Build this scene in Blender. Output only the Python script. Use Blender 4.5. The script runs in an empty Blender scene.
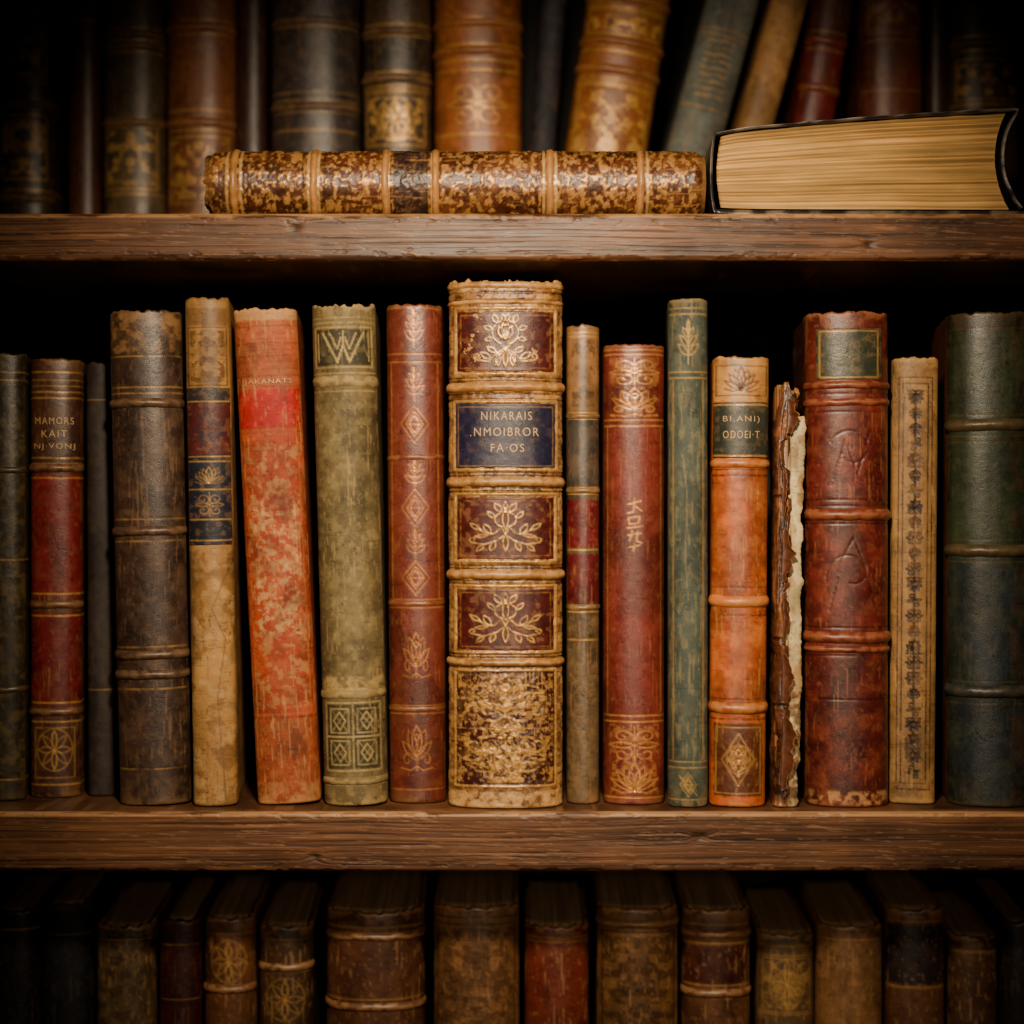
import bpy, math, numpy as np
S=0.0005; DC=0.9; ZC=1.40
def C(r,g,b):
    c=np.array([r,g,b],float)/255.
    c=np.where(c<=0.04045,c/12.92,((c+0.055)/1.055)**2.4)
    c=c**1.15; l=c.mean(); return np.clip(l+(c-l)*.98,0.002,1)
GOLD=C(216,170,94); TAN=C(176,132,84)
# ---------------------------------------------------------------- noise
def _h(i,j,seed):
    n=(i*374761393+j*668265263+seed*974634777)&0xffffffff
    n=((n^(n>>13))*1274126177)&0xffffffff
    return ((n^(n>>16))&0xffff)/65535.0
def vn(x,y,seed=0):
    x,y=np.broadcast_arrays(np.asarray(x,float),np.asarray(y,float))
    xi=np.floor(x).astype(np.int64); yi=np.floor(y).astype(np.int64)
    fx=x-xi; fy=y-yi; fx=fx*fx*(3-2*fx); fy=fy*fy*(3-2*fy)
    a=_h(xi,yi,seed);b=_h(xi+1,yi,seed);c=_h(xi,yi+1,seed);d=_h(xi+1,yi+1,seed)
    return (a*(1-fx)+b*fx)*(1-fy)+(c*(1-fx)+d*fx)*fy
def fbm(x,y,seed=0,o=4):
    r=0;a=.5;t=0
    for k in range(o):
        r=r+a*vn(np.asarray(x)*2**k+k*17.3,np.asarray(y)*2**k+k*9.1,seed+k*7);t+=a;a*=.5
    return r/t
def sst(a,b,x):
    t=np.clip((x-a)/(b-a),0,1); return t*t*(3-2*t)
# ---------------------------------------------------------------- materials
def newmat(name):
    m=bpy.data.materials.new(name); m.use_nodes=True
    nt=m.node_tree; nt.nodes.clear()
    out=nt.nodes.new('ShaderNodeOutputMaterial'); bs=nt.nodes.new('ShaderNodeBsdfPrincipled')
    nt.links.new(bs.outputs[0],out.inputs[0]); return m,nt,bs
def mathn(nt,op,a,b=None,c=None):
    n=nt.nodes.new('ShaderNodeMath'); n.operation=op
    for i,v in enumerate((a,b,c)):
        if v is None: continue
        if isinstance(v,(int,float)): n.inputs[i].default_value=v
        else: nt.links.new(v,n.inputs[i])
    return n.outputs[0]
def surf(name,rough=.5,spec=.4,mscale=90,mamt=.5,bscale=900,bump=.25,stretch=(1,1,1),goldm=.5):
    m,nt,bs=newmat(name); L=nt.links
    at=nt.nodes.new('ShaderNodeAttribute'); at.attribute_name='col'
    ag=nt.nodes.new('ShaderNodeAttribute'); ag.attribute_name='gold'
    tc=nt.nodes.new('ShaderNodeTexCoord'); mp=nt.nodes.new('ShaderNodeMapping')
    mp.inputs['Scale'].default_value=stretch; L.new(tc.outputs['Object'],mp.inputs[0])
    oi=nt.nodes.new('ShaderNodeObjectInfo')
    w=mathn(nt,'MULTIPLY',oi.outputs['Random'],20.)
    n1=nt.nodes.new('ShaderNodeTexNoise'); n1.noise_dimensions='4D'; n1.inputs['Scale'].default_value=mscale; n1.inputs['Detail'].default_value=8; n1.inputs['Roughness'].default_value=.75
    L.new(mp.outputs[0],n1.inputs['Vector']); L.new(w,n1.inputs['W'])
    mr=nt.nodes.new('ShaderNodeMapRange'); mr.inputs[1].default_value=.3; mr.inputs[2].default_value=.7
    mr.inputs[3].default_value=1-mamt; mr.inputs[4].default_value=1+mamt
    L.new(n1.outputs[0],mr.inputs[0])
    vm=nt.nodes.new('ShaderNodeVectorMath'); vm.operation='SCALE'
    L.new(at.outputs['Color'],vm.inputs[0]); L.new(mr.outputs[0],vm.inputs['Scale'])
    L.new(vm.outputs[0],bs.inputs['Base Color'])
    n2=nt.nodes.new('ShaderNodeTexNoise'); n2.inputs['Scale'].default_value=bscale; n2.inputs['Detail'].default_value=5; n2.inputs['Roughness'].default_value=.65
    L.new(mp.outputs[0],n2.inputs['Vector'])
    bp=nt.nodes.new('ShaderNodeBump'); bp.inputs['Strength'].default_value=bump; bp.inputs['Distance'].default_value=.0008
    L.new(n2.outputs[0],bp.inputs['Height']); L.new(bp.outputs[0],bs.inputs['Normal'])
    L.new(mathn(nt,'MULTIPLY',ag.outputs['Fac'],goldm),bs.inputs['Metallic'])
    r=mathn(nt,'MULTIPLY_ADD',n1.outputs[0],.45,rough-.22)
    r2=mathn(nt,'MULTIPLY_ADD',ag.outputs['Fac'],-.06,r)
    L.new(r2,bs.inputs['Roughness']); bs.inputs['Specular IOR Level'].default_value=spec
    return m
M_LEA=surf('worn_leather',.37,.62,200,.28,1700,.17)
M_CLO=surf('book_cloth',.6,.35,240,.26,2000,.25)
M_VEL=surf('vellum',.48,.4,110,.25,800,.2)
M_PAG=surf('paper_edges',.85,.1,420,.45,900,.5,(1,.03,.03))
M_PAGH=surf('paper_edges_flat',.85,.1,420,.3,900,.4,(.05,.05,1))
M_WOOD=surf('dark_oak',.46,.4,130,.3,600,.15,(.06,1,1))
M_WOODP=surf('dark_oak_upright',.6,.3,60,.4,260,.3,(1,1,.12))
M_GOLD,nt,bs=newmat('gilt_lettering')
tn=nt.nodes.new('ShaderNodeTexNoise'); tn.inputs['Scale'].default_value=1800
cr=nt.nodes.new('ShaderNodeValToRGB'); cr.color_ramp.elements[0].position=.38; cr.color_ramp.elements[0].color=(*C(130,98,64),1); cr.color_ramp.elements[1].position=.58; cr.color_ramp.elements[1].color=(*C(240,202,140),1)
nt.links.new(tn.outputs[0],cr.inputs[0]); nt.links.new(cr.outputs[0],bs.inputs['Base Color']); bs.inputs['Metallic'].default_value=.15; bs.inputs['Roughness'].default_value=.5
# ---------------------------------------------------------------- mesh helpers
def mk(name,verts,faces,mat,col=None,gold=None,parent=None,smooth=True):
    me=bpy.data.meshes.new(name)
    me.from_pydata(np.asarray(verts,float).tolist(),[],faces)
    me.update()
    n=len(me.vertices)
    if col is None: col=np.tile(C(90,60,40),(n,1))
    a=me.attributes.new('col','FLOAT_COLOR','POINT')
    cc=np.ones((n,4)); cc[:,:3]=np.clip(col,0,1); a.data.foreach_set('color',cc.astype(np.float32).ravel())
    b=me.attributes.new('gold','FLOAT','POINT')
    b.data.foreach_set('value',(np.zeros(n) if gold is None else gold).astype(np.float32))
    me.polygons.foreach_set('use_smooth',[smooth]*len(me.polygons))
    me.materials.append(mat)
    o=bpy.data.objects.new(name,me); bpy.context.scene.collection.objects.link(o)
    if parent: o.parent=parent
    return o
def gfaces(nr,nc,off=0,flip=False):
    i=np.arange(nr*nc).reshape(nr,nc)+off
    f=np.stack([i[:-1,:-1],i[1:,:-1],i[1:,1:],i[:-1,1:]],-1).reshape(-1,4)
    if flip: f=f[:,::-1]
    return f.tolist()
class G:
    def __init__(s,U,V,base,seed,mott=.25,stain=0.):
        s.U=np.asarray(U,float); s.V=np.asarray(V,float); s.seed=seed
        s.uu,s.vv=np.meshgrid(s.U,s.V)
        sh=s.uu.shape
        m=fbm(s.uu/34,s.vv/60,seed,5)
        s.col=np.tile(np.asarray(base,float),sh+(1,))*(1+mott*3.0*(m-.5))[...,None]
        s.gold=np.zeros(sh); s.h=np.zeros(sh)
        s.wr=np.clip((fbm(s.uu/5,s.vv/5,seed+31,3)-.3)*5,0,1)
    def blend(s,sl,a,color,gold=0,h=0):
        s.col[sl]=s.col[sl]*(1-a[...,None])+np.asarray(color)*a[...,None]
        s.gold[sl]=s.gold[sl]*(1-a)+gold*a
        s.h[sl]+=h*a
    def sl(s,u0,y0,u1,y1):
        return (slice(*np.searchsorted(s.V,[y0,y1])),slice(*np.searchsorted(s.U,[u0,u1])))
    def rect(s,u0,y0,u1,y1,color,a=1,soft=.8,h=0,wear=0,gold=0):
        sl=s.sl(u0-2,y0-2,u1+2,y1+2); uu=s.uu[sl]; vv=s.vv[sl]
        j=(fbm(uu/5,vv/5,s.seed+3,2)-.5)*1.6
        d=np.minimum(np.minimum(uu-u0,u1-uu),np.minimum(vv-y0,y1-vv))+j
        m=sst(-soft,soft,d)*a*(1-wear*(1-s.wr[sl]))
        mm=fbm(uu/14,vv/14,s.seed+5,4)
        c=np.asarray(color)*(1+.7*(mm-.5))[...,None]
        s.col[sl]=s.col[sl]*(1-m[...,None])+c*m[...,None]
        s.gold[sl]=s.gold[sl]*(1-m)+gold*m; s.h[sl]+=h*m
    def line(s,pts,w=1.4,color=GOLD,a=.9,wear=.4,h=-.2,gold=1):
        pts=np.asarray(pts,float)
        u0,y0=pts.min(0)-w-1.5; u1,y1=pts.max(0)+w+1.5
        sl=s.sl(u0,y0,u1,y1); uu=s.uu[sl]; vv=s.vv[sl]
        if uu.size==0: return
        D=np.full(uu.shape,1e9)
        for (ax,ay),(bx,by) in zip(pts[:-1],pts[1:]):
            dx,dy=bx-ax,by-ay; L=dx*dx+dy*dy+1e-9
            t=np.clip(((uu-ax)*dx+(vv-ay)*dy)/L,0,1)
            D=np.minimum(D,(uu-ax-t*dx)**2+(vv-ay-t*dy)**2)
        D=np.sqrt(D)
        m=sst(w/2+.55,w/2-.45,D)*a*(1-wear*(1-s.wr[sl]))
        s.blend(sl,m,color,gold,h)
    def hl(s,y,w=1.5,u0=-3,u1=999,**k):
        s.line([(u0,y),(min(u1,s.U[-1]),y)],w,**k)
    def frame(s,u0,y0,u1,y1,w=1.3,**k):
        s.line([(u0,y0),(u1,y0),(u1,y1),(u0,y1),(u0,y0)],w,**k)
    def motif(s,M,cx,cy,sx,sy,w=1.3,mir=True,**k):
        for P in M:
            P=np.asarray(P,float)
            s.line(np.c_[cx+P[:,0]*sx,cy+P[:,1]*sy],w,**k)
            if mir and abs(P[:,0]).max()>.02: s.line(np.c_[cx-P[:,0]*sx,cy+P[:,1]*sy],w,**k)
    def damask(s,u0,y0,u1,y1,sc,seed,color,thr=.5,a=.85,gold=.5,h=.3,vm=False,sy=1.):
        sl=s.sl(u0,y0,u1,y1); uu=s.uu[sl]; vv=s.vv[sl]
        c=(u0+u1)/2; q=abs(uu-c); v=abs(vv-(y0+y1)/2) if vm else vv
        n=fbm(q/sc+3,v/sc/sy,seed,3)
        m=sst(thr-.035,thr+.035,n)*a*(.35+.65*s.wr[sl])
        m*=sst(0,2,np.minimum(uu-u0,u1-uu))*sst(0,2,np.minimum(vv-y0,y1-vv))
        s.blend(sl,m,color,gold,h)
    def mottle(s,u0,y0,u1,y1,sc,seed,color,thr=.5,a=.8,gold=0,h=0,sy=1,wd=.1):
        sl=s.sl(u0,y0,u1,y1); uu=s.uu[sl]; vv=s.vv[sl]
        n=fbm(uu/sc,vv/(sc*sy),seed,6)
        m=sst(thr-wd,thr+wd,n)*a*sst(0,4,np.minimum(vv-y0,y1-vv))
        s.blend(sl,m,color,gold,h)
def spiral(cx,cy,r0,r1,a0,a1,n=14):
    t=np.linspace(0,1,n); r=r0+(r1-r0)*t; a=np.radians(a0+(a1-a0)*t)
    return np.c_[cx+r*np.cos(a),cy+r*np.sin(a)]
def leaf(x0,y0,x1,y1,b,n=7):
    t=np.linspace(0,1,n); dx,dy=x1-x0,y1-y0; w=b*np.sin(np.pi*t)
    p=np.c_[x0+dx*t-dy*w,y0+dy*t+dx*w]; q=np.c_[x0+dx*t+dy*w,y0+dy*t-dx*w]
    return np.vstack([p,q[::-1]])
FLEUR=[leaf(0,.35,0,-.95,.22),leaf(0,.4,.5,-.75,.2),leaf(.05,.5,.85,-.25,.16),spiral(.55,.5,.32,.08,-160,200),[(0,.35),(0,.95)],[(0,.75),(.35,.95),(.9,.85)],spiral(0,-.45,.12,.12,0,360,9)]
PALM=[leaf(0,.8,0,-.95,.13),leaf(0,.8,.4,-.75,.13),leaf(0,.8,.72,-.4,.13),leaf(0,.85,.95,.1,.13),[(0,.8),(.5,.95),(.95,.7)]]
LOZ=[[(0,-1),(.9,0),(0,1)],[(0,-.65),(.55,0),(0,.65)],leaf(0,.45,0,-.45,.3),[(0,0),(.45,0)]]
STAR=[leaf(0,0,0,-.9,.16),leaf(0,0,.65,-.65,.16),leaf(0,0,.9,0,.16),leaf(0,0,.65,.65,.16),leaf(0,0,0,.9,.16),spiral(0,0,.97,.97,-90,90,14)]
SCROLL=[spiral(.45,-.45,.45,.08,120,560,20),spiral(.45,.5,.42,.08,-120,-520,20),[(0,-1),(0,1)],leaf(0,0,.95,.02,.18)]
VINE=[spiral(.3,-.5,.5,.1,100,480,16),spiral(-.3,.5,.5,.1,-80,300,16),[(-.1,-1),(.1,-.2),(-.1,.3),(.1,1)],leaf(.1,0,.8,.1,.2),leaf(-.1,0,-.8,-.15,.2)]
TREE=[[(0,1),(0,-1)],leaf(0,.6,.7,.1,.18),leaf(0,.2,.6,-.3,.18),leaf(0,-.2,.4,-.65,.18),leaf(0,-.4,0,-1,.14)]
# open ring of foliage standing on two crossing curled sprays
WREATH=[spiral(0,-.32,.44,.44,-100,75,16),spiral(0,-.32,.28,.22,-90,90,10),leaf(0,-.05,0,-.85,.16),leaf(.05,-.1,.22,-.55,.2),leaf(.3,-.68,.4,-.98,.28),leaf(.44,-.42,.72,-.55,.25),leaf(.42,-.1,.7,-.05,.25),leaf(.05,-.75,.1,-1,.25),
        [(-.16,.08),(.05,.3),(.3,.45),(.55,.75),(.9,.7)],[(.2,.1),(0,.35),(-.2,.5),(-.35,.9)],leaf(.3,.42,.62,.22,.22),leaf(.5,.65,.85,.42,.22),leaf(.25,.45,.25,.9,.2),spiral(.95,.55,.14,.04,90,-250,10),leaf(0,.35,0,.95,.14)]
# looping sprig with pointed leaves and curled tails
SPRAY=[spiral(0,-.3,.3,.3,-100,70,12),leaf(0,.1,0,-.75,.1),[(0,-.6),(.06,-.85),(0,-1)],leaf(.12,-.6,.3,-.95,.22),leaf(.3,-.35,.5,-.62,.2),
       [(.1,0),(.3,.25),(.5,.3),(.78,.05)],[(-.1,0),(0,.3),(.25,.55),(.6,.7),(.95,.6)],leaf(.42,.28,.6,-.12,.2),leaf(.7,.12,.98,-.15,.18),leaf(.5,.32,.85,.38,.16),leaf(.3,.58,.42,.95,.2),leaf(0,.3,0,.95,.12),leaf(.6,.7,.8,.95,.2),spiral(.9,.5,.11,.03,60,-260,9)]
# ---------------------------------------------------------------- spine profile
def prof(q,W,b,p):
    q=np.clip(q,-1,1); aq=np.abs(q); a=np.clip(1-aq**p,0,1)
    x=q*W/2; y=b*(1-a**(1/p)); nx=np.sign(q)*aq**(p-1)/(W/2); ny=-(a**((p-1)/p))/b
    L=np.sqrt(nx*nx+ny*ny)+1e-12
    return x,y,nx/L,ny/L
def qcols(W,res):
    n=max(14,int(W/res)); t=np.linspace(-1,1,n); q=.5*t+.5*np.sin(t*np.pi/2)
    return np.unique(np.r_[q,-.9992,-.997,.997,.9992])
class B: pass
def case(bk,name,W,D,ytop,H,base,mat,paint=None,seed=1,res=1.,th=4,ragged=.9,wear=.6,wearcol=TAN,xoff=0,yoff=0,side=None,rough=.2,mott=.28,edge=1.,body=None,rr=3.2,cap=0,xs=None,inner=.16):
    b,p,s=bk.b,bk.p,bk.s
    q=qcols(W,res); x,y,nx,ny=prof(q,W,b,p)
    ys=np.r_[1.5,3,4.5,6,7.5,9.5,12,18,30,60,100,150]; ys=ys[ys<D-b-8]; ys=b+np.r_[ys,D-b]
    o=np.ones(len(ys))
    X=np.r_[-W/2*o,x,W/2*o]; Y=np.r_[ys[::-1],y,ys]
    NX=np.r_[-o,nx,o]; NY=np.r_[0*o,ny,0*o]
    U=np.r_[-(ys[::-1]-b),x+W/2,W+(ys-b)]; U=U+np.arange(len(U))*1e-6
    gr=1.6*np.exp(-((ys-b-5.5)/2.4)**2); GR=np.r_[gr[::-1],0*x,gr]
    v=np.linspace(0,H,int(H/res)+1); v=np.unique(np.r_[v,.5,1.2,2,H-.5,H-1.2,H-2])
    nr=len(v); nc=len(U); V=v+ytop
    g=G(U,V,base,seed,mott)
    full=(slice(None),slice(None))
    if side is not None:
        m=sst(0,3,np.maximum(-g.uu,g.uu-W)); g.blend(full,m,side)
    if paint: paint(g,W,ytop+H)
    ng=(1-.75*np.clip(g.gold,0,1))
    # old stains, long scratches and hairline cracks
    m=sst(.53,.66,fbm(g.uu/24,g.vv/50,seed+140,5))*ng; g.col*=(1-.36*m)[...,None]
    m=sst(.66,.76,fbm(g.uu/1.5,g.vv/26,seed+150,3))*sst(.4,.6,fbm(g.uu/30,g.vv/40,seed+151,2))*ng; g.blend(full,m*.45*min(1,wear*1.6),wearcol,0,-.08)
    m=sst(.70,.78,fbm(g.uu/12,g.vv/1.4,seed+155,3))*ng; g.col*=(1-.3*m)[...,None]
    cr=np.abs(fbm(g.uu/9,g.vv/16,seed+120,4)-.5); m=sst(.016,.003,cr)*.5*sst(.38,.58,fbm(g.uu/40,g.vv/40,seed+121,2))*ng; g.col*=(1-m)[...,None]; g.h-=m*.3
    if wear>0:
        n=fbm(g.uu/9,g.vv/9,seed+77,5); de=np.minimum(g.vv-ytop,ytop+H-g.vv)
        m=sst(.5,.68,n+.34*np.exp(-de/4.)*edge)*wear*np.clip(np.exp(-de/9.)+inner*ng,0,1)
        qq=np.abs(2*g.uu/W-1); e2=np.exp(-((qq-1)/.05)**2)
        n2=fbm(g.uu/5,g.vv/16,seed+78,4); m=np.maximum(m,sst(.5,.68,n2+.18*e2-.06)*wear*e2*.8)
        m=np.maximum(m,sst(.64,.74,fbm(g.uu/2.2,g.vv/5,seed+90,4))*wear*.4*ng)
        g.blend(full,m,wearcol,0,-.12)
    h=g.h+rough*2.4*(fbm(g.uu/22,g.vv/30,seed+9,3)-.5)+rough*.5*(fbm(g.uu/2.5,g.vv/2.5,seed+10,2)-.5)-GR[None,:]
    d=np.minimum(v,H-v)[:,None]; dd=np.clip(1-d/rr,0,1); h=h-rr*(1-np.sqrt(1-dd*dd))*.9
    if body is not None: h=h+body(g.uu,g.vv)
    rg=(fbm(U/5,0*U,seed+50,4)-.5)*2*ragged*2.5; rg2=(fbm(U/5,0*U+5,seed+51,4)-.5)*2*min(ragged,.5)
    qU=np.clip(np.abs(2*U/W-1),0,1)
    Z=H-v[:,None]-(rg[None,:]+abs(ragged)+cap*(1-qU**2)[None,:])*np.exp(-v/7.)[:,None]+(np.abs(rg2)[None,:])*np.exp(-(H-v)/6.)[:,None]
    PX=X+NX*h; PY=Y+NY*h
    if xs is not None:
        sl_,sr_=xs(V); PX=(PX+W/2)/W*( (W/2*sr_+W/2*sl_)[:,None])-(W/2*sl_)[:,None]
    out=np.stack([PX,PY,Z],-1).reshape(-1,3)
    ix=X-NX*th; iy=Y-NY*th
    inn=np.vstack([np.c_[ix,iy,Z[0]-.3],np.c_[ix,iy,Z[-1]+.3]])
    N=nr*nc
    f=gfaces(nr,nc)
    a=np.arange(nc-1)
    f+=np.stack([a,a+1,N+a+1,N+a],-1).tolist()
    f+=np.stack([N+a,N+a+1,N+nc+a+1,N+nc+a],-1).tolist()
    lo=(nr-1)*nc
    f+=np.stack([lo+a,N+nc+a,N+nc+a+1,lo+a+1],-1).tolist()
    f.append([N]+[N+nc]+[r*nc for r in range(nr-1,-1,-1)])
    f.append([N+nc-1]+[r*nc+nc-1 for r in range(nr)]+[N+2*nc-1])
    vt=np.vstack([out,inn]); vt[:,0]+=xoff; vt[:,1]+=yoff
    ec=g.col[0]
    col=np.vstack([g.col.reshape(-1,3),ec,ec]); gd=np.r_[g.gold.ravel(),np.zeros(2*nc)]
    return mk(name,vt*s,f,mat,col,gd,bk.o)
def pages(bk,W,D,H,th,col=C(150,125,88),amp=.7,seed=3,name='page_block',top=4.,bot=3.):
    s=bk.s; x0=-W/2+th+.3; x1=W/2-th-.3
    nx=max(12,int((x1-x0)/1.5)); X=np.linspace(x0,x1,nx); q=(X-x0)/(x1-x0)*2-1
    yfr=(bk.b*(1-(1-np.abs(q*.93)**bk.p)**(1/bk.p))+th+1.5)
    yba=D-5-.12*W*(1-q*q)
    nz=(fbm(X/1.7,0*X,seed,3)-.5)*2*amp
    T=np.linspace(0,1,8)
    rows=[]
    zt=H-top
    for t in (0,.25,.5,.75): rows.append(np.c_[X,yfr,bot+(zt-bot)*t+0*X])
    for t in T: rows.append(np.c_[X,yfr+(yba-yfr)*t,zt+nz*(.7+.3*math.cos(t*9))-1.2*(2*abs(t-.5))**6])
    for t in (.75,.5,.25,0): rows.append(np.c_[X,yba,bot+(zt-bot)*t+0*X])
    rows.append(np.c_[X,yfr,bot+0*X])
    R=np.stack(rows); nr=len(rows)
    f=gfaces(nr,nx,flip=True)
    f.append([r*nx for r in range(nr-1)]); f.append([r*nx+nx-1 for r in range(nr-2,-1,-1)])
    cc=np.tile(col,(nr*nx,1))*(1+.5*(vn(np.tile(X,nr)*1.3,0,seed)-.5))[:,None]
    return mk(name,R.reshape(-1,3)*s,f,M_PAG,cc,None,bk.o)
def band(bk,W,yc,hh,amp,col,mat,seed,H,ytop,wearcol=TAN,wear=.6,res=1.):
    q=qcols(W,res*1.3); x,y,nx,ny=prof(q,W,bk.b,bk.p)
    t=np.linspace(0,1,13); V=yc-hh/2+t*hh
    g=G(x+W/2,V,col,seed)
    n=fbm(g.uu/5,g.vv/5,seed+4,4); m=sst(.42,.66,n+.16*np.sin(np.pi*t)[:,None]-.05)*wear*.8
    g.blend((slice(None),slice(None)),m,wearcol)
    h=(amp*1.15*np.sin(np.pi*t)**.7-.5)[:,None]*(1-.35*np.abs(q)**8)[None,:]+(n-.5)*.7
    jit=(fbm(x/12,0*x,seed,3)-.5)*1.6
    Z=(ytop+H-V)[:,None]+jit[None,:]
    vt=np.stack([x+nx*h,y+ny*h,Z],-1).reshape(-1,3)
    return mk('raised_band',vt*bk.s,gfaces(len(t),len(q)),mat,g.col.reshape(-1,3),g.gold.ravel(),bk.o)
def label(bk,W,u0,y0,u1,y1,col,mat,seed,H,ytop,paint=None,off=.9,name='title_label',wear=.5,wearcol=TAN,lab=None,res=.8):
    nu=int((u1-u0)/res)+2; nv=int((y1-y0)/res)+2
    U=np.linspace(u0,u1,nu); V=np.linspace(y0,y1,nv)
    x,y,nx,ny=prof(2*U/W-1,W,bk.b,bk.p)
    g=G(U,V,col,seed)
    if paint: paint(g,W)
    de=np.minimum(np.minimum(g.uu-u0,u1-g.uu),np.minimum(g.vv-y0,y1-g.vv))
    m=sst(.52,.66,fbm(g.uu/5,g.vv/5,seed+8,4)+.18*np.exp(-de/2.5)-.03)*wear
    g.blend((slice(None),slice(None)),m,wearcol)
    h=off+g.h+.3*(fbm(g.uu/8,g.vv/8,seed,3)-.5)-(off+.6)*(de<.01)
    jx=(fbm(g.uu/6,g.vv/6,seed+1,2)-.5)*1.2*np.exp(-de/3)
    vt=np.stack([x+nx*h+jx,y+ny*h,(ytop+H-g.vv)+jx],-1).reshape(-1,3)
    o=mk(name,vt*bk.s,gfaces(nv,nu),mat,g.col.reshape(-1,3),g.gold.ravel(),bk.o)
    if lab: o['label']=lab
    return o
def text(bk,par,W,H,ytop,body,uc,yc,hgt,maxw,off=1.5,name='title_text'):
    cu=bpy.data.curves.new('t','FONT'); cu.body=body; cu.size=1; cu.align_x='CENTER'; cu.resolution_u=3; cu.space_character=1.25; cu.offset=-.002
    ob=bpy.data.objects.new('t',cu); bpy.context.scene.collection.objects.link(ob)
    bpy.context.view_layer.update()
    me=bpy.data.meshes.new_from_object(ob.evaluated_get(bpy.context.evaluated_depsgraph_get()))
    n=len(me.vertices); co=np.zeros(n*3); me.vertices.foreach_get('co',co); co=co.reshape(-1,3)
    fs=[list(pp.vertices) for pp in me.polygons]
    bpy.data.objects.remove(ob); bpy.data.curves.remove(cu); bpy.data.meshes.remove(me)
    mn,mx=co.min(0),co.max(0); c=(mn+mx)/2; tx=(co[:,0]-c[0]); ty=(co[:,1]-c[1])
    ky=hgt/(mx[1]-mn[1]); kx=min(ky*1.6,maxw/(mx[0]-mn[0]))
    U=uc+tx*kx; Vv=yc-ty*ky
    x,y,nx,ny=prof(2*U/W-1,W,bk.b,bk.p)
    vt=np.c_[x+nx*off,y+ny*off,ytop+H-Vv]
    me=bpy.data.meshes.new(name); me.from_pydata((vt*bk.s).tolist(),[],fs); me.materials.append(M_GOLD)
    o=bpy.data.objects.new(name,me); bpy.context.scene.collection.objects.link(o); o.parent=par
    return o
Z_MID=ZC-.148; Z_UP=ZC+.1475; Z_LOW=ZC-.455
def start(x0,x1,ytop,Y,zb,lean,label_,group,bul,p,lie=False):
    bk=B(); k=(DC+Y)/DC; s=S*k; bk.s=s; bk.p=p
    o=bpy.data.objects.new('book',None); o.empty_display_size=.01; bpy.context.scene.collection.objects.link(o); bk.o=o
    o['label']=label_; o['category']='book'
    if group: o['group']=group
    return bk,k,s
def book(x0,x1,ytop,base,Y=0.,zb=None,lean=0,lab='',group='books on the middle shelf',mat=None,paint=None,bul=.24,p=2.5,res=1.,
         bands=(),bh=9,bamp=3.,bcol=None,labels=(),texts=(),D=.145,th=4,seed=None,wear=.55,wearcol=TAN,pgcol=C(150,125,88),lie=None,ptop=4.,yaw=0,**kw):
    zb=Z_MID if zb is None else zb; mat=mat or M_LEA
    bul=bul*1.45; p=2+(p-2)*.35
    bk,k,s=start(x0,x1,ytop,Y,zb,lean,lab,group,bul,p)
    seed=seed if seed is not None else int(x0*3+ytop+500)&0xffff
    if lie is None:
        W=(x1-x0)-.6; ztop=ZC+(512-ytop)*s; H=(ztop-zb)/s/math.cos(math.radians(lean))
        th_=math.radians(lean)
        bk.o.location=(((x0+x1)/2-512)*s,Y,zb+abs(math.sin(th_))*W/2*s+.0001); bk.o.rotation_euler=(0,th_,math.radians(-yaw))
    else:
        yt,yb=lie; W=yb-yt; H=x1-x0; ytop=x0
        bk.o.location=((x1-512)*s,Y,zb+W/2*s+.0009); bk.o.rotation_euler=(0,-math.pi/2,0)
    bk.b=max(4,bul*W); Dp=D/s
    case(bk,'cover',W,Dp,ytop,H,base,mat,paint,seed,res,th,wear=wear,wearcol=wearcol,**kw)
    pages(bk,W,Dp,H,th,pgcol,seed=seed,top=ptop)
    for i,bd in enumerate(bands):
        yc,h_,a_,c_=(bd if isinstance(bd,tuple) else (bd,bh,bamp,bcol))
        c_=base*.9+wearcol*.12 if c_ is None else c_
        band(bk,W,yc,h_,a_,c_,mat,seed+i*5,H,ytop,wearcol,wear,res)
    last=bk.o
    for L in labels:
        L=dict(L); last=label(bk,W,L.pop('u0'),L.pop('y0'),L.pop('u1'),L.pop('y1'),L.pop('col'),L.pop('mat',mat),seed+3,H,ytop,**L)
    for (bd,uc,yc,hg,mw) in texts: text(bk,last,W,H,ytop,bd,uc,yc,hg,mw)
    return bk
# ================================================================ MIDDLE ROW
def p1(g,W,E):
    for y in (372,380,470,560,690,780): g.hl(y,1.3,a=.6)
    g.mottle(0,352,W,E,6,4,C(110,92,50),.6,.6)
book(-14,24,352,C(58,50,34),Y=.02,yaw=-8,lab='narrow dark olive leather book with faint gilt lines',paint=p1,bands=(470,690),bh=7,bamp=2,wearcol=C(110,90,54))
def p2(g,W,E):
    g.rect(-2,474,W+2,598,C(122,30,26)); g.rect(-2,612,W+2,706,C(112,26,24))
    for y in (372,392,398,458,464,478,594,616,703,722,785): g.hl(y,1.4,a=.8)
    for y in (380,386): g.hl(y,1.2,a=.5)
    g.motif(STAR,W/2,750,18,22,1.3,a=.45); g.frame(6,728,W-6,778,1.2,a=.45)
book(29,80,358,C(86,52,36),Y=.03,yaw=-7.5,lab='brown and dark red leather book with small gilt title',paint=p2,bands=(468,605,712),bh=9,wear=.4,
     texts=[('MAMORS',25,421,7,36),('KAIT',25,434,7,24),('NJ·VONJ',25,447,7,38)])
def p3(g,W,E):
    g.mottle(0,352,W,E,7,7,C(80,68,58),.58,.5); g.hl(400,1.2,a=.4); g.hl(690,1.2,a=.4)
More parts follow.
